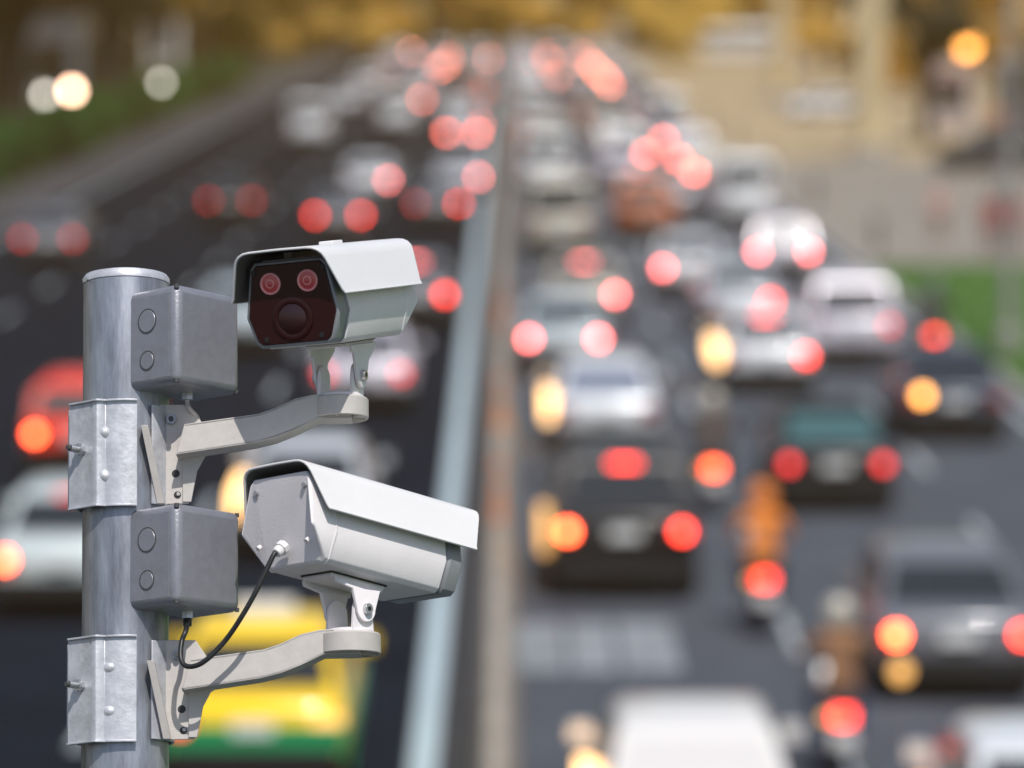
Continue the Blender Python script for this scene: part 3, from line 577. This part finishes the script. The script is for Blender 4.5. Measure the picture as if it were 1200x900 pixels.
skin_person('person', 'pedestrian in a red dress-like top beside the one in dark red', 13.9, 116.0, (.40, .03, .05), (.2, .04, .04), None, False, .14, 'pedestrians')
rp = random.Random(5); P0 = [((.10, .08, .10), 'dark grey'), ((.55, .42, .35), 'beige'), ((.45, .10, .08), 'brick red'), ((.05, .06, .16), 'navy'), ((.60, .58, .56), 'white')]
for k, (x, y, wh_) in enumerate(((17.5, 150, 'before the nearer pier'), (20.5, 158, 'near the dark parked car'), (22.6, 196, 'beside the pale grey kiosk'), (24.4, 190, 'in front of the dark blue kiosk'), (15.8, 134, 'alone on the near paving'))):
    skin_person('person', f'pedestrian in a {P0[k][1]} top walking {wh_}', x, y, P0[k][0], (.04, .035, .04), None, False, .14, 'pedestrians')
bo = None
for k in range(5):
    t = thing('bollard', f'dark iron bollard on the plaza edge, {NTH[k]} from the camera', 'bollard', Matrix.Translation((10.3, 118 + 24 * k, .14)), 'bollards along the plaza edge')
    if bo is None: bo = MB().lathe((0, 0, 0), (0, 0, 1), [(.14, 0), (.14, .08), (.08, .12), (.075, .8), (.11, .84), (.10, .92), (0, .97)], 14).mesh('post'); bo.materials.append(M['b_dark'])
    put('post', bo, t)
# ================================================================ THE POLE WITH THE CAMERAS (pixel-sized units, U metres each)
U = FOCUS / FP
EL = math.radians(11.0)
ROLL = math.radians(.85); FX = CR * math.cos(ROLL) + CU * math.sin(ROLL); U2 = CU * math.cos(ROLL) - CR * math.sin(ROLL)
FZ = U2 * math.cos(EL) + CF * math.sin(EL); FY = CF * math.cos(EL) - U2 * math.sin(EL)
FO = CP + ray(147.2, 600) * FOCUS
FR = Matrix((FX, FY, FZ)).transposed()
FM = Matrix.Translation(FO) @ FR.to_4x4()
def Lp(px, py, w):      # local point on plane y = w that the photograph shows at (px, py)
    d = ray(px, py); n = FY; t = ((FO + FY * w * U) - CP).dot(n) / d.dot(n)
    q = FR.transposed() @ (CP + d * t - FO); return Vector((q.x / U, q.y / U, q.z / U))
def LM(x, y, z): return FM @ Matrix.Translation(Vector((x, y, z)) * U)
BV = U
# --- pole
pz = Lp(146, 310, -51).z
t = thing('steel_pole', 'galvanised round steel pole carrying both cameras and both boxes', 'pole', FM)
RP = 50.5
MB(U).lathe((0, 0, -430), (0, 0, 1), [(RP + .8, 0), (RP, 300), (RP, 430 + pz - 14)], 64).build('shaft', 'galv', t)
MB(U).lathe((0, 0, pz - 13), (0, 0, 1), [(RP - 1, -1), (RP + .8, 0), (RP + .8, 6), (RP - 2, 10), (RP - 14, 13), (0, 15)], 64).build('cap', 'clampsteel', t)
base_w = FM @ (Vector((0, 0, -430)) * U)
lowp = (FM.inverted())
pts = [Vector((0, 0, -425)) * U, Vector((0, 0, -520)) * U, lowp @ (Vector((base_w.x, base_w.y - .30, base_w.z - .5))), lowp @ Vector((base_w.x, base_w.y - .30, .12))]
MB().tube(pts, RP * U * .995, 32).build('lower_shaft', 'galv', t)
MB().cyl(lowp @ Vector((base_w.x, base_w.y - .30, .12)), lowp @ Vector((base_w.x, base_w.y - .30, .15)), .16).build('base_plate', 'galv', t)
# small set screw at top left
MB(U).cyl(Lp(101, 328, -30), Lp(99, 328, -36), 3, 2.6, 10).build('set_screw', 'bolt', t)
# --- junction boxes
def junction_box(py_top, label):
    nr = Lp(207, py_top, -98)
    t = thing('junction_box', label, 'junction box', LM(nr.x, nr.y, nr.z) @ Matrix.Rotation(math.radians(50), 4, 'Z'), 'grey junction boxes on the pole')
    # +x runs along the right face, +y along the left face (both away from the near edge), z down from the top
    A, B, Z = 108, 84, 118
    # which way is left: rotated +y points back-left
    MB(U).box(0, A, 0, B, -Z, 0).build('housing', 'box', t, 10 * U)
    sm = MB(U); sm.box(-.35, .5, 12, 12.8, -Z + 9, -9); sm.build('lid_seam', 'bezel', t)
    for z, r in ((-39, 15), (-86, 12)):
        k = MB(U).lathe((0, 48, z), (-1, 0, 0), [(r - 1.6, -1), (r - 1.6, .45), (r, .45), (r, -1)], 40); 
        k2 = MB(U).lathe((0, 48, z), (-1, 0, 0), [(0, -1), (0, .9), (r - 2.2, .9), (r - 1.7, .4), (r - 1.7, -1)], 40)
        k.build('knockout_groove', 'boxdark', t); k2.build('knockout', 'box', t)
    for z in (-3.2, -Z + 3.2):
        MB(U).cyl((3.6, 3.6, z - 2.4), (3.6, 3.6, z + 2.4), 2.9, 2.9, 14).build('corner_screw', 'boxdark', t)
        MB(U).cyl((A - 4, 4, z - 2.2), (A - 4, 4, z + 2.2), 2.6, 2.6, 10).build('corner_screw', 'boxdark', t)
    MB(U).cyl((A * .52, B * .45, -Z - 8), (A * .52, B * .45, -Z + 2), 7, 7, 6).build('cable_gland', 'bolt', t)
    # saddle that holds the box off the pole
    MB(U).box(A * .28, A * .62, B - 2, B + 10, -Z * .85, -Z * .15).build('back_saddle', 'galv', t)
    return t
B1 = junction_box(331, 'grey junction box at the top of the pole beside the upper camera')
B2 = junction_box(588, 'grey junction box on the middle of the pole beside the lower camera')
# --- clamp + arm brackets
def bracket(ox, oy, label, ext=0, grow=1.0):
    """ox, oy: image offset against the upper bracket (px)."""
    g = lambda px, py, w: Lp(px + ox, py + oy, w)
    t = thing('camera_bracket', label, 'bracket', FM, 'clamp brackets with arms')
    ztop = g(120, 470, -50).z; zbot = g(120, 594, -50).z
    R0 = RP + 3.5
    arc = [(R0 * math.sin(math.radians(a)), -R0 * math.cos(math.radians(a))) for a in range(-36, 22, 5)]
    sec = [(-62, -26), (-59, -28)] + [(-33, -49), (-30.5, -53), (-28, -54.5), (-25, -54)] + [(x, y) for x, y in arc if x > -23.5 and y < -40]
    xm = lambda x, y, z: (x, y, z)
    MB(U).sheet(sec, -3.2, zbot, ztop, xm).build('clamp_front', 'clampsteel', t, .7 * U)
    # turned rims at top and bottom edges of the clamp
    for zz in (zbot - .5, ztop - 1.5): MB(U).sheet([(x, y - 2.6) for x, y in sec], -4.5, zz, zz + 2.4, xm).build('clamp_rim', 'clampsteel', t, .5 * U)
    # rear half of the clamp
    arc2 = [(R0 * math.cos(math.radians(a)), R0 * math.sin(math.radians(a))) for a in range(172, -60, -8)]
    MB(U).sheet([(-65, -17)] + [(-55, -12)] + arc2, 3.2, zbot + 4, ztop - 4, xm).build('clamp_back', 'clampsteel', t, .6 * U)
    # embossed dimples
    for py in (506, 557):
        c = g(122, py, -56); MB(U).loft([[Vector((c.x + rx * math.cos(a), -50.5 - d + .0 * rx, c.z + rz * math.sin(a))) for a in [2 * PI * k / 16 for k in range(16)]] for rx, rz, d in ((9, 9, -3), (8.5, 8, 3), (5.5, 4.5, 6.5), (1, 1, 7.5))]).build('dimple', 'clampsteel', t)
    # clamp bolt with nut and thread
    c = g(107, 527, -42); d = Vector((-.62, -.75, 0)).normalized()
    c0 = Vector((-46, -40, c.z))
    MB(U).cyl(c0 - d * 6, c0 + d * 7, 7.5, 7.5, 6).build('nut', 'bolt', t, .5 * U); MB(U).cyl(c0 + d * 7, c0 + d * 10, 6.8, 6.8, 20).build('washer', 'bolt', t)
    MB(U).lathe(c0 + d * 8, d, [(3.6 + (.5 if k % 2 else 0), k * 1.1) for k in range(14)], 14).build('threaded_stud', 'bolt', t)
    MB(U).cyl(c0 + d * 23.2, c0 + d * 26, 3.6, 2.8, 14).build('stud_end', 'boxdark', t)
    # mounting plate right of the clamp
    W = -28
    P = [g(163, 474, W), g(222, 474, W), g(240, 500, W), g(240, 528, W), g(228, 556, W), g(221, 590, W), g(163, 592, W)]
    MB(U).prism(P, (0, 4, 0)).build('mounting_plate', 'arm', t, .8 * U)
    MB(U).prism([g(163, 476, W + 4.5), g(174, 476, W + 4.5), g(172, 590, W + 4.5), g(163, 590, W + 4.5)], (0, 40, 0)).build('side_flange', 'galv', t, .8 * U)
    for px, py, r in ((206, 555, 4.6), (208, 580, 4.2)):
        c = g(px, py, W); MB(U).cyl(c + Vector((0, -.5, 0)), c + Vector((0, 2, 0)), r, r, 20).build('bolt_hole', 'gasket', t)
        if py > 570: MB(U).cyl(c + Vector((1, -1.5, 1)), c + Vector((0, 1, 0)), r * .6, r * .6, 6).build('plate_bolt', 'bolt', t)
    c = g(201, 492, W); MB(U).cyl(c + Vector((0, -6, 0)), c + Vector((0, 1, 0)), 6.2, 6.2, 6).build('plate_bolt', 'galv', t, .4 * U); MB(U).cyl(c + Vector((0, -10, 0)), c + Vector((0, -7, 0)), 3, 3, 12).build('bolt_end', 'boxdark', t)
    c = g(178, 487, W); MB(U).box(c.x - 4, c.x + 4, c.y - .6, c.y + 2, c.z - 2, c.z + 2).build('slot', 'gasket', t)
    # slanted bright tab standing toward the viewer
    a0, a1, b0, b1 = g(165, 498, W - 34), g(173, 498, W - 34), g(184, 590, W - 14), g(193, 590, W - 14)
    MB(U).add([a0, a1, b1, b0] + [p + Vector((0, 33, 0)) for p in (a0, a1)] + [p + Vector((0, 13, 0)) for p in (b1, b0)], [(0, 1, 2, 3), (4, 5, 6, 7), (0, 1, 5, 4), (2, 3, 7, 6), (0, 3, 7, 4), (1, 2, 6, 5)]).build('stiffening_tab', 'arm', t, .6 * U)
    # arm: tapered channel, web facing the viewer with turned top and bottom edges
    e = ext
    top = [(216, 497), (302, 485), (320, 479), (346, 467), (368, 462), (412 + e, 459)]
    bot = [(206, 533), (298, 519), (322, 513), (345, 504), (372, 491), (412 + e, 490)]
    Wf, Wb = -62, -22
    gm = lambda p, w: g(p[0], p[1], w)
    rings = []
    for a, b in zip(top, bot):
        A, B = gm(a, Wf), gm(b, Wf); rings.append([A, B, Vector((B.x, Wf + 5, B.z)), Vector((A.x, Wf + 5, A.z))])
    MB(U).loft(rings).build('arm_web', 'arm', t, .9 * U)
    for lst, s_ in ((top, -1), (bot, 1)):
        rg_ = []
        for p in lst:
            A = gm(p, Wf); rg_.append([Vector((A.x, Wf, A.z)), Vector((A.x, Wb, A.z)), Vector((A.x, Wb, A.z + s_ * 3.2)), Vector((A.x, Wf, A.z + s_ * 3.2))])
        MB(U).loft(rg_).build('arm_flange', 'arm', t, .7 * U)
    rings = []
    for a, b in zip(top, bot):
        A, B = gm(a, Wf), gm(b, Wf); rings.append([Vector((A.x, Wb - 5, A.z)), Vector((B.x, Wb - 5, B.z)), Vector((B.x, Wb, B.z)), Vector((A.x, Wb, A.z))])
    MB(U).loft(rings).build('arm_web', 'arm', t, .7 * U)
    # gusset below the arm root
    MB(U).prism([g(214, 531, W - 3), g(258, 524, W - 3), g(240, 535, W - 3), g(231, 552, W - 3), g(224, 588, W - 3), g(214, 588, W - 3)], (0, 3, 0)).build('gusset', 'arm', t, .6 * U)
    # end disc
    rD = 33 + (3 if ox else 0); c = g(399 + e, 491, -42); c = Vector((c.x, -42, c.z))
    MB(U).lathe((c.x, c.y, c.z), (0, 0, 1), [(rD - 4, 2.5), (rD - 3, 0), (rD - 1, 0), (rD, 1), (rD, 22), (rD - 2, 24), (0, 24)], 48).build('end_disc', 'arm', t)
    MB(U).lathe((c.x, c.y, c.z + 2.2), (0, 0, -1), [(rD * .35, 0), (rD * .35, 1.4), (rD * .12, 1.4), (rD * .12, 0)], 24).build('disc_hub', 'clampsteel', t)
    for k in range(6):
        a = k * PI / 3 + .4; MB(U).box(rD * .2, rD - 3, -1.2, 1.2, -.2, 3, Matrix.Translation((c.x, c.y, c.z)) @ Matrix.Rotation(a, 4, 'Z')).build('disc_rib', 'arm', t)
    return t, Vector((c.x, c.y, c.z + 24))
K1, D1 = bracket(0, 0, 'upper clamp bracket whose arm carries the forward facing camera')
K2, D2 = bracket(7, 276, 'lower clamp bracket whose arm carries the camera seen from behind', ext=4)
# --- CCTV cameras
def cctv(fwd, anchor_local, anchor_px, depth, label, gland):
    f = (CR * fwd[0] + CU * fwd[1] + CF * fwd[2]).normalized(); r = f.cross(FZ).normalized(); u = r.cross(f)
    Rm = Matrix((r, f, u)).transposed(); org = CP + ray(*anchor_px) * depth - Rm @ (Vector(anchor_local) * U)
    t = thing('security_camera', label, 'security camera', Matrix.Translation(org) @ Rm.to_4x4(), 'security cameras on the pole')
    # profile of the housing (x, z)
    prof = [(-44, 49), (44, 49), (50, 42), (60, -16), (50, -48), (44, -53), (-44, -53), (-50, -48), (-60, -16), (-50, 42)]
    yb, yf = -114, 106
    rg_ = [[Vector((x * k, y + (30 if z < -20 else 0), z * k + dz)) for x, z in prof] for y, k, dz in ((yb, .96, 1), (yb + 4, 1, 0))] + [[Vector((x, yf, z)) for x, z in prof]]
    MB(U).loft(rg_).build('housing', 'whitegrey', t, 2.0 * U)
    MB(U).loft([[Vector((x * k, y, z * k)) for x, z in prof] for y, k in ((yb + 38, 1.012), (yb + 41, 1.012))]).build('rear_joint', 'whitegrey', t, .8 * U)
    # darker front collar and dark window
    MB(U).loft([[Vector((x * k, y, z * k)) for x, z in prof] for y, k in ((yf, .985), (yf + 3, .93), (yf + 5, .93), (yf + 8, .975), (yf + 27, .965), (yf + 29, .93))]).build('front_collar', 'bezel', t, 1.0 * U)
    MB(U).loft([[Vector((x * .90, y, z * .90)) for x, z in prof] for y in (yf + 27, yf + 30.5)]).build('front_window', 'window', t, 1.2 * U)
    yw = yf + 30.5
    MB(U).lathe((0, yw - 1, -20), (0, 1, 0), [(25, 0), (25, 2.2), (22.5, 2.8), (18, 2.2), (17.5, 1.6)], 36).build('lens_ring', 'window', t)
    MB(U).lathe((0, yw - .6, -20), (0, 1, 0), [(17, 0), (17, 1.8), (12, 3.2), (6, 4), (0, 4.2)], 36).build('lens', 'lensred', t)
    for sx in (-1, 1):
        o = MB(U).lathe((sx * 23, yw - 1, 22), (0, 1, 0), [(12.5, 0), (12.5, 2.6), (11.5, 3.0), (10.2, 2.4), (10, 1.4)], 28).build('infrared_lamp', 'ledring', t)
        MB(U).lathe((sx * 23, yw - 1, 22), (0, 1, 0), [(10, 0), (10, 1.6), (7.4, 2.0), (4, 2.2), (3.6, 3.2), (0, 3.6)], 24).build('lamp_core', 'leddark', o)
        MB(U).lathe((sx * 23, yw + 1, 22), (0, 1, 0), [(5.2, 0), (5.2, 1.7), (4.0, 1.9), (3.8, 0)], 24).build('lamp_ring', 'ledring', o)
        for z in (-41, 36): MB(U).cyl((sx * (34 if z < 0 else 43), yw - 1, z), (sx * (34 if z < 0 else 43), yw + 1.2, z), 3, 3, 12).build('window_screw', 'gasket', t)
    # sun hood: bent sheet, sides splay outward, ends of the sides cut back
    def hood_y(front):
        def q(i):
            z = hs[i][1]; k = max(0, min(1, (60 - z) / 56)); return (164 - 20 * k) if front else (-124 + 26 * k)
        return q
    hs = []
    half = [(72, 4), (69, 9), (57, 46), (54, 52), (49.5, 56.5), (43, 59.5), (35, 60.6), (15, 61), (0, 61.2)]
    hs = half + [(-x, z) for x, z in half[-2::-1]]
    hd_ = MB(U).sheet(hs, 2.6, hood_y(False), hood_y(True), lambda x, z, y: (x, y, z)).build('sun_hood', 'white', t, .8 * U, True, 50)
    MB(U).sheet([(x - (2.9 if x > 1 else -2.9 if x < -1 else 0), z - (2.9 if z > 30 else 0)) for x, z in hs], .5, lambda i: hood_y(False)(i) + 2.5, lambda i: hood_y(True)(i) - 2.5, lambda x, z, y: (x, y, z)).build('hood_shade_sheet', 'hoodshade', hd_, 0, True, 50)  # dark sheet added for the shade inside the hood
    MB(U).loft([[(-9, y, 59), (9, y, 59), (9, y, 65), (-9, y, 65)] for y in (-16, 16)]).build('hood_fixing', 'white', t, 1.5 * U)
    for sx in (-1, 1): MB(U).box(sx * 30 - 5, sx * 30 + 5, -60, 60, 46, 56).build('hood_rail', 'whitegrey', t)
    # base shoe under the housing
    MB(U).box(-24, 24, -44, 42, -59, -51).build('base_shoe', 'whitegrey', t, 1.2 * U); MB(U).box(-25.5, 25.5, -46, 44, -55.0, -52.6).build('shoe_gasket', 'gasket', t)
    # rear details
    for x, z in ((44, 32), (-42, 32)): MB(U).cyl((x * .93, yb - .2, z), (x * .93, yb + 3, z), 3, 3, 12).build('rear_screw', 'bezel', t)
    nn = Vector((0, -math.cos(.75), -math.sin(.75)))
    for x in (40, -40): c = Vector((x, yb + 12, -31)); MB(U).cyl(c - nn * 4, c + nn * 1.2, 3, 3, 12).build('rear_screw', 'whitegrey', t)
    if gland:
        c = Vector(gland); g = MB(U); g.cyl(c - nn * 5, c + nn * 3, 8.5, 8.5, 8); g.lathe(c + nn * 3, nn, [(6.5, 0), (7, 3), (5.5, 8), (3.2, 9)], 16); g.build('cable_gland', 'white', t, .5 * U)
    return t, Matrix.Translation(org) @ Rm.to_4x4()
F1 = (-.335, -.064, -.94); F2 = (.685, -.222, .694)
D0 = FOCUS - 42 * U
C1, X1 = cctv(F1, (-51, 162, 55), (374, 293), D0 - 143 * U, 'upper white security camera with dark red front facing the viewer', None)
C2, X2 = cctv(F2, (51, -122, 55), (358, 542), D0 - 100 * U, 'lower white security camera seen from behind with black cable', (-4, -99, -34))
# --- yokes between disc and camera (part of the camera)
def yoke(t, X, disc, swing):
    """forked mount: disc top (pole frame px) up to the shoe; built in the pole frame then parented to the camera"""
    inv = X.inverted() @ FM
    shoe = X @ (Vector((0, -2, -59)) * U); s_ = FM.inverted() @ shoe / U
    up = (FM.inverted().to_3x3() @ (X.to_3x3() @ Vector((0, 0, 1)))).normalized(); rt = (FM.inverted().to_3x3() @ (X.to_3x3() @ Vector((1, 0, 0)))).normalized(); fw = up.cross(rt)
    rt2 = Vector((rt.x, rt.y, 0)).normalized(); fw2 = Vector((0, 0, 1)).cross(rt2)
    dz = Vector((disc.x, disc.y, disc.z))
    piv = dz + Vector((0, 0, 26))
    def P3(mb): mb.v = [inv @ p for p in mb.v]; return mb
    for sx in (-1, 1):
        # upper ear hanging from the shoe, tapering to a round eye
        o = sx * 24; c = piv + rt2 * o
        tp = [s_ + rt * o + fw * a + up * 1 for a in (38, -40)]
        eye = [c + (fw2 * math.cos(a) + Vector((0, 0, 1)) * math.sin(a)) * 15 for a in [PI + k * PI / 10 for k in range(11)]]
        pts = [tp[0], tp[0] - up * 7 - fw * 2] + [c + fw2 * 22 + Vector((0, 0, 22))] + eye[::-1] + [c - fw2 * 22 + Vector((0, 0, 22)), tp[1] - up * 7 + fw * 2, tp[1]]
        P3(MB(U).prism(pts, rt2 * 4 * sx)).build('yoke_ear', 'whitegrey', t, .8 * U)
        # lower lug on the disc, inside the ear
        c2 = piv + rt2 * (sx * 18.5)
        pts = [dz + rt2 * sx * 18.5 + fw2 * 17, dz + rt2 * sx * 18.5 - fw2 * 17, c2 - fw2 * 15] + [c2 + (fw2 * math.cos(a) + Vector((0, 0, 1)) * math.sin(a)) * 15 for a in [PI - k * PI / 10 for k in range(1, 10)]] + [c2 + fw2 * 15]
        P3(MB(U).prism(pts, rt2 * 4.5 * sx)).build('pivot_lug', 'whitegrey', t, .8 * U)
        P3(MB(U).cyl(c + rt2 * sx * 4, c + rt2 * sx * 9, 6.6, 6.2, 20)).build('pivot_bolt', 'bolt', t, .4 * U)
        P3(MB(U).cyl(c + rt2 * sx * 8.5, c + rt2 * sx * 9.4, 3, 3, 6)).build('bolt_socket', 'gasket', t)
    P3(MB(U).lathe(dz, (0, 0, 1), [(27, -1), (27, 3), (24, 5), (0, 5)], 36)).build('swivel_base', 'whitegrey', t)
yoke(C1, X1, D1, 0); yoke(C2, X2, D2, 0)
# --- cables
gn = Vector((0, -math.cos(.75), -math.sin(.75)))
gp = FM.inverted() @ (X2 @ ((Vector((-4, -99, -34)) + gn * 9) * U)) / U
gd = (FM.inverted().to_3x3() @ (X2.to_3x3() @ gn)).normalized()
def spline(P, n=14):
    out = []; P = [Vector(p) for p in P]; Q = [P[0] * 2 - P[1]] + P + [P[-1] * 2 - P[-2]]
    for i in range(1, len(Q) - 2):
        a, b, c, d = Q[i - 1:i + 3]
        for k in range(n):
            t = k / n; out.append(.5 * ((2 * b) + (c - a) * t + (2 * a - 5 * b + 4 * c - d) * t * t + (3 * b - a - 3 * c + d) * t ** 3))
    out.append(P[-1]); return out
box2b = FM.inverted() @ (B2.matrix_world @ (Vector((108 * .52, 84 * .45, -127)) * U)) / U
w0 = gp.y
cp = [gp, gp + gd * 8, Lp(305, 683, w0 - 6), Lp(286, 718, w0 - 3), Lp(263, 752, -100), Lp(238, 776, -96), Lp(220, 781, -90), Lp(212, 772, -84), Lp(213, 752, -78), Lp(218, 738, -72), box2b]
t = thing('camera_cable', 'black cable looping from the lower camera to the box beside it', 'cable', FM)
MB(U).tube(spline(cp), 3.0, 12).build('cable', 'cable', t); MB(U).tube([Vector(box2b) + Vector((0, 0, 3)), Vector(box2b) - Vector((0, 0, 8))], 5, 12).build('strain_relief', 'cable', t)
b1b = FM.inverted() @ (B1.matrix_world @ (Vector((108 * .52, 84 * .45, -124)) * U)) / U
cp = [b1b, b1b - Vector((0, 0, 6)), b1b + Vector((3, -2, -13)), b1b + Vector((10, 6, -20)), b1b + Vector((12, 22, -24))]
tag(MB(U).tube(spline(cp), 2.6, 10).build('short_cable', 'arm', None), 'short pale cable leaving the underside of the upper box', 'cable').matrix_world = FM
# ================================================================ HAZE
hz = MB().box(-1400, 1400, -200, 3300, -3.0, 60).build('haze', mat('haze_air', (1, 1, 1)), None, 0, False)
tag(hz, 'warm golden haze hanging over the far traffic', 'haze', kind='stuff')
m = hz.data.materials[0]; nt = m.node_tree
for n in list(nt.nodes):
    if n.type != 'OUTPUT_MATERIAL': nt.nodes.remove(n)
pv = nt.nodes.new('ShaderNodeVolumePrincipled'); pv.inputs['Color'].default_value = (1, .58, .15, 1); pv.inputs['Density'].default_value = .00048; pv.inputs['Anisotropy'].default_value = .0  # golden sun flare put into the haze colour
nt.links.new(pv.outputs[0], [n for n in nt.nodes if n.type == 'OUTPUT_MATERIAL'][0].inputs['Volume'])
